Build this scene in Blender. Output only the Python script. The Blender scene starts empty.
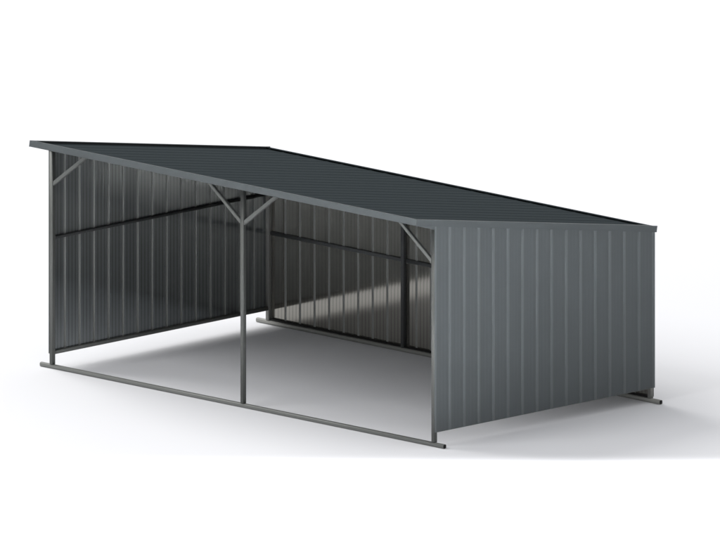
import bpy, bmesh, math, random
from mathutils import Vector, Matrix
random.seed(4)
C = bpy.context.scene.collection
R = math.radians

# ------------------------------------------------------------------ materials
def mat(name, col, metallic=0.0, rough=0.5, spec=0.5, var=0.06, rvar=0.05, scale=3.0, bump=0.0):
    m = bpy.data.materials.new(name); m.use_nodes = True
    nt = m.node_tree; b = nt.nodes['Principled BSDF']
    tc = nt.nodes.new('ShaderNodeTexCoord')
    nz = nt.nodes.new('ShaderNodeTexNoise'); nz.inputs['Scale'].default_value = scale
    nz.inputs['Detail'].default_value = 5
    nt.links.new(tc.outputs['Object'], nz.inputs['Vector'])
    cr = nt.nodes.new('ShaderNodeMapRange')
    cr.inputs['To Min'].default_value = 1 - var; cr.inputs['To Max'].default_value = 1 + var
    nt.links.new(nz.outputs['Fac'], cr.inputs['Value'])
    mx = nt.nodes.new('ShaderNodeVectorMath'); mx.operation = 'SCALE'
    mx.inputs[0].default_value = col
    nt.links.new(cr.outputs['Result'], mx.inputs['Scale'])
    nt.links.new(mx.outputs['Vector'], b.inputs['Base Color'])
    rr = nt.nodes.new('ShaderNodeMapRange')
    rr.inputs['To Min'].default_value = max(0, rough - rvar); rr.inputs['To Max'].default_value = rough + rvar
    nt.links.new(nz.outputs['Fac'], rr.inputs['Value'])
    nt.links.new(rr.outputs['Result'], b.inputs['Roughness'])
    b.inputs['Metallic'].default_value = metallic
    b.inputs['Specular IOR Level'].default_value = spec
    if bump:
        bp = nt.nodes.new('ShaderNodeBump'); bp.inputs['Strength'].default_value = bump
        bp.inputs['Distance'].default_value = 0.01
        nt.links.new(nz.outputs['Fac'], bp.inputs['Height']); nt.links.new(bp.outputs['Normal'], b.inputs['Normal'])
    return m

M = {
 'out':   mat('painted_sheet_grey', (0.088, 0.098, 0.102), 0, 0.6, 0.12),
 'in':    mat('sheet_inner_gloss', (0.310, 0.300, 0.272), 0.78, 0.09, 0.3, var=0.03, rvar=0.0),  # back wall skin, warm reflected light put into its tint
 'roof':  mat('painted_sheet_anthracite', (0.031, 0.039, 0.043), 0, 0.9, 0.02),
 'trim':  mat('painted_trim_grey', (0.078, 0.088, 0.092), 0, 0.5, 0.15),
 'steel': mat('galvanised_tube', (0.124, 0.130, 0.124), 0.4, 0.4, 0.3),
 'dark':  mat('shaded_tube', (0.03, 0.032, 0.033), 0.0, 0.6, 0.15),  # side girts, their shade put into a near-black colour
 'ribo':  mat('rib_lit_grey', (0.117, 0.130, 0.134), 0, 0.6, 0.12),  # light on the rib flanks put into a paler sheet colour
 'ribi':  mat('rib_inner_lit_grey', (0.25, 0.258, 0.25), 0.1, 0.5, 0.2),  # inner rib highlights put into a pale, dull colour
 'inc':   mat('sheet_inner_gloss_cool', (0.285, 0.307, 0.315), 0.70, 0.09, 0.3, var=0.03, rvar=0.0),  # same skin on the side walls, reflected tone put into a cooler tint
 'flat':  mat('sheet_inner_groove_shade', (0.195, 0.208, 0.210), 0.72, 0.12, 0.3, var=0.03, rvar=0.0),  # shading of the low ribs put into darker stripes
 'skid':  mat('skid_tube', (0.178, 0.184, 0.177), 0.3, 0.42, 0.3),
 'under': mat('roof_underside_primer', (0.10, 0.108, 0.112), 0, 0.6, 0.2),
 'groove': mat('sheet_inner_groove_shade_warm', (0.235, 0.230, 0.210), 0.74, 0.09, 0.3, var=0.03, rvar=0.0),  # back wall stripes, low rib shading put into the colour
 'galv':  mat('lit_galvanised_tube', (0.250, 0.252, 0.238), 0.25, 0.45, 0.3),  # paler copy of the tube steel, reflected light put into its colour
 'tube':  mat('shaded_back_tube', (0.085, 0.09, 0.092), 0.2, 0.6, 0.15),  # darker copy of the tube steel, interior shade put into its colour
 'black': mat('shade_black', (0.012, 0.012, 0.012), 0, 0.7, 0.2),  # painted shade for the base recess and the tube ends
 'floor': mat('white_floor', (0.78, 0.787, 0.815), 0, 0.9, 0.05, var=0.004, scale=0.3),
}

# ------------------------------------------------------------------ helpers
def link(name, bm, mats, parent=None):
    bmesh.ops.recalc_face_normals(bm, faces=bm.faces)
    me = bpy.data.meshes.new(name); bm.to_mesh(me); bm.free()
    for m in (mats if isinstance(mats, (list, tuple)) else [mats]): me.materials.append(m)
    o = bpy.data.objects.new(name, me); C.objects.link(o)
    if parent: o.parent = parent
    return o

def prism(bm, pts, vec, mi=0):
    """closed solid: polygon pts swept by vec"""
    a = [bm.verts.new(p) for p in pts]; v = Vector(vec)
    b = [bm.verts.new(Vector(p) + v) for p in pts]
    n = len(pts); fs = [bm.faces.new(a[::-1]), bm.faces.new(b)]
    for i in range(n): fs.append(bm.faces.new((a[i], a[(i+1) % n], b[(i+1) % n], b[i])))
    for f in fs: f.material_index = mi
    return fs

def box(bm, x0, x1, y0, y1, z0, z1):
    prism(bm, [(x0,y0,z0),(x1,y0,z0),(x1,y1,z0),(x0,y1,z0)], (0,0,z1-z0))

def rsq(w, h, r, n=3):
    out = []
    for cx, cy, a0 in ((w/2-r,h/2-r,0),(-w/2+r,h/2-r,90),(-w/2+r,-h/2+r,180),(w/2-r,-h/2+r,270)):
        for k in range(n+1):
            a = R(a0 + 90*k/n); out.append((cx + r*math.cos(a), cy + r*math.sin(a)))
    return out

def tube(bm, p0, p1, w=0.05, h=None, r=0.008, side=(1,0,0), wall=0.003):
    """hollow, open-ended rounded rectangular tube"""
    h = h or w
    p0, p1 = Vector(p0), Vector(p1); d = (p1-p0).normalized()
    s = Vector(side); s = (s - d*s.dot(d)).normalized(); u = d.cross(s)
    o = rsq(w, h, r); i = rsq(w-2*wall, h-2*wall, max(r-wall, .001))
    L = []
    for p, prof in ((p0,o),(p1,o),(p1,i),(p0,i)):
        L.append([bm.verts.new(p + s*a + u*b) for a, b in prof])
    n = len(o)
    for k in range(4):
        A, B = L[k], L[(k+1) % 4]
        for j in range(n):
            f = bm.faces.new((A[j], A[(j+1)%n], B[(j+1)%n], B[j]))
            f.smooth = (k % 2 == 0)

def tube_obj(name, p0, p1, m, parent, **k):
    bm = bmesh.new(); tube(bm, p0, p1, **k); return link(name, bm, m, parent)

PITCH = 0.2286
def flute(t0, t1, first, base, top, rib, low):
    """corrugation: one tall rib each pitch with three low ones between"""
    pts = []
    k = -1
    while first + k*PITCH < t1 + PITCH:
        c = first + k*PITCH
        pts += [(c-base,0),(c-top,rib),(c+top,rib),(c+base,0)]
        for q in (.27, .5, .73):
            m = c + PITCH*q
            pts += [(m-0.018,0),(m-0.009,low),(m+0.009,low),(m+0.018,0)]
        k += 1
    def at(t):
        for (a, ha), (b, hb) in zip(pts, pts[1:]):
            if a <= t <= b: return ha + (hb-ha)*(t-a)/max(b-a, 1e-9)
        return 0
    return [(t0, at(t0))] + [p for p in pts if t0 < p[0] < t1] + [(t1, at(t1))]

def sheet(name, span, outer, inner, fa, fb, off, mats, parent):
    """outer and inner skins; fa(t,h), fb(t,h) are the two ends of each flute"""
    bm = bmesh.new(); off = Vector(off)
    po, pi = flute(*span, *outer), flute(*span, *inner)
    A = [bm.verts.new(fa(t,h)) for t,h in po]; B = [bm.verts.new(fb(t,h)) for t,h in po]
    A2 = [bm.verts.new(Vector(fa(t,h)) + off) for t,h in pi]; B2 = [bm.verts.new(Vector(fb(t,h)) + off) for t,h in pi]
    for i in range(len(A)-1):
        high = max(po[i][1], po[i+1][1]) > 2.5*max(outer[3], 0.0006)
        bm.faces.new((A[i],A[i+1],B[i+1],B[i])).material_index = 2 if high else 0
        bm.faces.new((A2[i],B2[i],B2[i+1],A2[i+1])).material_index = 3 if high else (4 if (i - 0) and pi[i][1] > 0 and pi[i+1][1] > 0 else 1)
        bm.faces.new((A[i],A2[i],A2[i+1],A[i+1])).material_index = 0
        bm.faces.new((B[i],B[i+1],B2[i+1],B2[i])).material_index = 0
    bm.faces.new((A[0],B[0],B2[0],A2[0])); bm.faces.new((A[-1],A2[-1],B2[-1],B[-1]))
    return link(name, bm, mats, parent)
RIB_OUT = (0.022, 0.011, 0.013, 0.0010)     # half base, half top, height, low rib height
RIB_IN = (0.017, 0.012, 0.006, 0.0001)

# ------------------------------------------------------------------ dimensions
L, D = 6.0, 3.397
YF, YB, ZF, SL = -0.314, 3.465, 2.630, 1/6.0
TH = math.atan(SL)
def zt(y): return ZF - SL*(y - YF)            # top line of the roof trims
PAN = -0.030                                   # roof pan below the trim line

root = bpy.data.objects.new('field_shelter', None); C.objects.link(root)
root['label'] = 'open fronted grey steel field shelter with corrugated walls and a dark sloping roof'
root['category'] = 'shelter'

# ------------------------------------------------------------------ walls
hw = 0.026
def wallx(sgn, x):
    fa = lambda t,h: (x + sgn*h, t, 0.168)
    fb = lambda t,h: (x + sgn*h, t, zt(t) - 0.034)
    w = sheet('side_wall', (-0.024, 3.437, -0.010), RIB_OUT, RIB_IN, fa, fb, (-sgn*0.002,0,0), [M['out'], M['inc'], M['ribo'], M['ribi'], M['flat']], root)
    xi = x - sgn*hw
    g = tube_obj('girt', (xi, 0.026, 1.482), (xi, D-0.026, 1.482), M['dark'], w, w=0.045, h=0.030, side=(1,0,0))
    tube_obj('bottom_rail', (xi, 0.026, 0.180), (xi, D-0.026, 0.180), M['steel'], w, w=0.045, h=0.040)
    return w
wallx(-1, -hw); wallx(1, L + hw)
bw = sheet('back_wall', (-0.025, L+0.025, 0.012), RIB_OUT, RIB_IN, lambda t,h:(t, D+0.027+h, 0.065), lambda t,h:(t, D+0.027+h, zt(D+0.03)-0.035),
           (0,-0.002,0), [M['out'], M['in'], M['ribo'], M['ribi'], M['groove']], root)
bx = [0, 2.12, 3.88, L]
for a, b in zip(bx, bx[1:]):
    tube_obj('girt', (a+0.026, D+0.013, 1.035), (b-0.026, D+0.013, 1.035), M['tube'], bw, w=0.020, h=0.042, r=0.005, side=(0,1,0))
    tube_obj('top_rail', (a+0.026, D, 1.90), (b-0.026, D, 1.90), M['tube'], bw, w=0.040, h=0.045, side=(0,1,0))
bm = bmesh.new(); box(bm, 0.026, L-0.026, D-0.012, D+0.020, 0.051, 0.070)
link('base_recess_shade', bm, M['black'], bw)  # dark strip standing for the shade in the recess under the wall

# ------------------------------------------------------------------ frame
for y in (0, D):
    s = tube_obj('skid', (-0.175, y, 0.025), (L+0.165, y, 0.025), M['galv'] if y else M['skid'], root, side=(0,1,0), r=0.017)
    for x in (-0.172, L+0.157):
        bm = bmesh.new()
        prism(bm, [(x, y+a*0.86, 0.025+b*0.86) for a, b in rsq(0.050, 0.050, 0.017)], (0.005,0,0))
        link('tube_end_shade', bm, M['black'], s)  # black disc standing for the shade inside the open tube end
HB = 2.468
hd = tube_obj('header_beam', (-0.025, 0, HB+0.038), (L+0.025, 0, HB+0.038), M['trim'], root, w=0.05, h=0.076, side=(0,1,0))
for x in (0, L/2, L):
    p = tube_obj('post', (x,0,0.050), (x,0,HB-0.0005), M['steel'], root)
    for sg in (-1, 1):
        if not 0 <= x + sg*0.5 <= L: continue
        bm = bmesh.new(); t = 0.019
        # brace cut flush against post and beam
        xa, za, xb, zb = 0.0255, 2.100, 0.53, HB-0.001
        w = 0.050
        pts = [(xa, za-w*0.5), (xa, za+w*0.62), (xb-w*0.95, zb), (xb+w*0.35, zb)]
        prism(bm, [(x+sg*px, -t, pz) for px, pz in pts], (0, 2*t, 0))
        bmesh.ops.bevel(bm, geom=bm.edges[:], offset=0.004, segments=2, affect='EDGES')
        link('knee_brace', bm, M['steel'], p)
for x in bx:
    tube_obj('post', (x,D,0.050), (x,D,zt(D)-0.085), M['galv'] if x in (0, L) else M['tube'], root)
for x in (0, 2.0, 4.0, L):
    y0 = 0.027
    dz = PAN - 0.0335
    tube_obj('rafter', (x, y0, zt(y0)+dz), (x, D-0.001, zt(D-0.001)+dz), M['steel'], root, w=0.045, h=0.045)

# ------------------------------------------------------------------ roof
roof = sheet('roof', (-0.036, L+0.036, 0.012), (0.022, 0.012, 0.0045, 0.0), (0.022, 0.012, 0.0045, 0.0), lambda t,h:(t, YF+0.004, zt(YF+0.004)+PAN+h), lambda t,h:(t, YB-0.008, zt(YB-0.008)+PAN+h),
             (0,0,-0.002), [M['roof'], M['under'], M['roof'], M['under'], M['under']], root)
n = Vector((0, -math.sin(TH), -math.cos(TH))); sdir = Vector((0, math.cos(TH), -math.sin(TH)))
F0 = Vector((0, YF, ZF)); B0 = Vector((0, YB, zt(YB)))
X0, X1 = -0.043, L+0.043
# front trim: angle folded over the eave
bm = bmesh.new()
e = Vector((X0+0.004,0,0))
prism(bm, [F0+e, F0+e+sdir*0.004-0*n, F0+e+sdir*0.004+n*0.066, F0+e+sdir*0.018+n*0.066, F0+e+sdir*0.018+n*0.070, F0+e+n*0.070], (L+0.078,0,0))
prism(bm, [F0+e+sdir*0.0045, F0+e+sdir*0.045, F0+e+sdir*0.045+n*0.003, F0+e+sdir*0.0045+n*0.003], (L+0.078,0,0))
link('front_trim', bm, M['trim'], roof)
# side trims
for sg, x in ((-1, X0), (1, X1)):
    bm = bmesh.new()
    q = [F0, F0+n*0.072, B0+n*0.072, B0]
    prism(bm, [Vector((x,0,0))+p for p in q], (-sg*0.0035,0,0))
    xi = x - sg*0.0036
    q = [F0 - n*0.0, F0+n*0.0025, B0+n*0.0025, B0]
    q = [F0+sdir*0.046, F0+sdir*0.046+n*0.0025, B0-sdir*0.075+n*0.0025, B0-sdir*0.075]
    prism(bm, [Vector((xi,0,0))+p for p in q], (-sg*0.045,0,0))
    link('side_trim', bm, M['trim'] if sg < 0 else M['trim'], roof)
# back trim, standing proud of the ribs
bm = bmesh.new()
e = Vector((X0+0.004,0,0)); up = -n*0.001
up = n*0.009
prism(bm, [B0+e-sdir*0.072+up, B0+e+up, B0+e+n*0.072, B0+e-sdir*0.003+n*0.072, B0+e-sdir*0.003+n*0.013, B0+e-sdir*0.072+n*0.013], (L+0.078,0,0))
link('back_trim', bm, M['roof'], roof)

# ------------------------------------------------------------------ setting
bm = bmesh.new(); s = 220
bm.faces.new([bm.verts.new(p) for p in ((-s,-s,0),(s,-s,0),(s,s,0),(-s,s,0))])
fl = link('floor', bm, M['floor']); fl['kind'] = 'structure'

# ------------------------------------------------------------------ light
W = bpy.data.worlds.new('World'); bpy.context.scene.world = W; W.use_nodes = True
bg = W.node_tree.nodes['Background']
bg.inputs['Color'].default_value = (0.985, 0.99, 1.0, 1); bg.inputs['Strength'].default_value = 0.60

def area(name, loc, target, size, power, spread=180, col=(1,1,1), size_y=None):
    l = bpy.data.lights.new(name, 'AREA'); l.energy = power; l.color = col; l.size = size
    if size_y: l.shape = 'RECTANGLE'; l.size_y = size_y
    l.spread = R(spread)
    o = bpy.data.objects.new(name, l); C.objects.link(o)
    o.location = loc; o.rotation_euler = (Vector(target)-Vector(loc)).to_track_quat('-Z','Y').to_euler()
    return o
el, az, dist = 40, 182, 70
kd = Vector((math.cos(R(el))*math.cos(R(az)), math.cos(R(el))*math.sin(R(az)), math.sin(R(el))))
area('key_lamp', Vector((3,1.7,1)) + kd*dist, (3,1.7,1), 49, 42500, col=(1,0.985,0.96))
el, az = 46, 261
kd = Vector((math.cos(R(el))*math.cos(R(az)), math.cos(R(el))*math.sin(R(az)), math.sin(R(el))))
area('front_lamp', Vector((3,0,0)) + kd*dist, (3,0,0), 36, 18800, col=(1,0.99,0.98))
# added unseen lamp, whitens the foreground floor and cuts the shadow off
q = Vector((1,-1,0)).normalized(); c0 = Vector((3.4,-3.77-0.0,0)) + q*(3.92)
area('added_floor_fill', c0 + Vector((0,0,9)), c0, 30, 2600, spread=10)
sl = bpy.data.objects['added_floor_fill']; sl.data.shape = 'RECTANGLE'; sl.data.size = 30; sl.data.size_y = 7.2
sl.rotation_euler = (0, 0, R(45))

# ------------------------------------------------------------------ camera
a, sine = R(45), 0.205
el_c = math.asin(sine)
d = Vector((-math.sin(a)*math.cos(el_c), math.cos(a)*math.cos(el_c), -math.sin(el_c)))
right = Vector((math.cos(a), math.sin(a), 0)); upv = right.cross(d)
S = 90.0
cam = bpy.data.cameras.new('Camera'); co = bpy.data.objects.new('Camera', cam); C.objects.link(co)
cam.type = 'ORTHO'; cam.ortho_scale = 720/S; cam.clip_end = 600
co.location = right*((360-52.4)/S) + upv*((368.4-270)/S) - d*45
co.rotation_euler = (math.pi/2 - el_c, 0, a)
bpy.context.scene.camera = co
v = bpy.context.scene.view_settings
v.view_transform = 'Standard'; v.look = 'None'; v.exposure = 0; v.gamma = 1
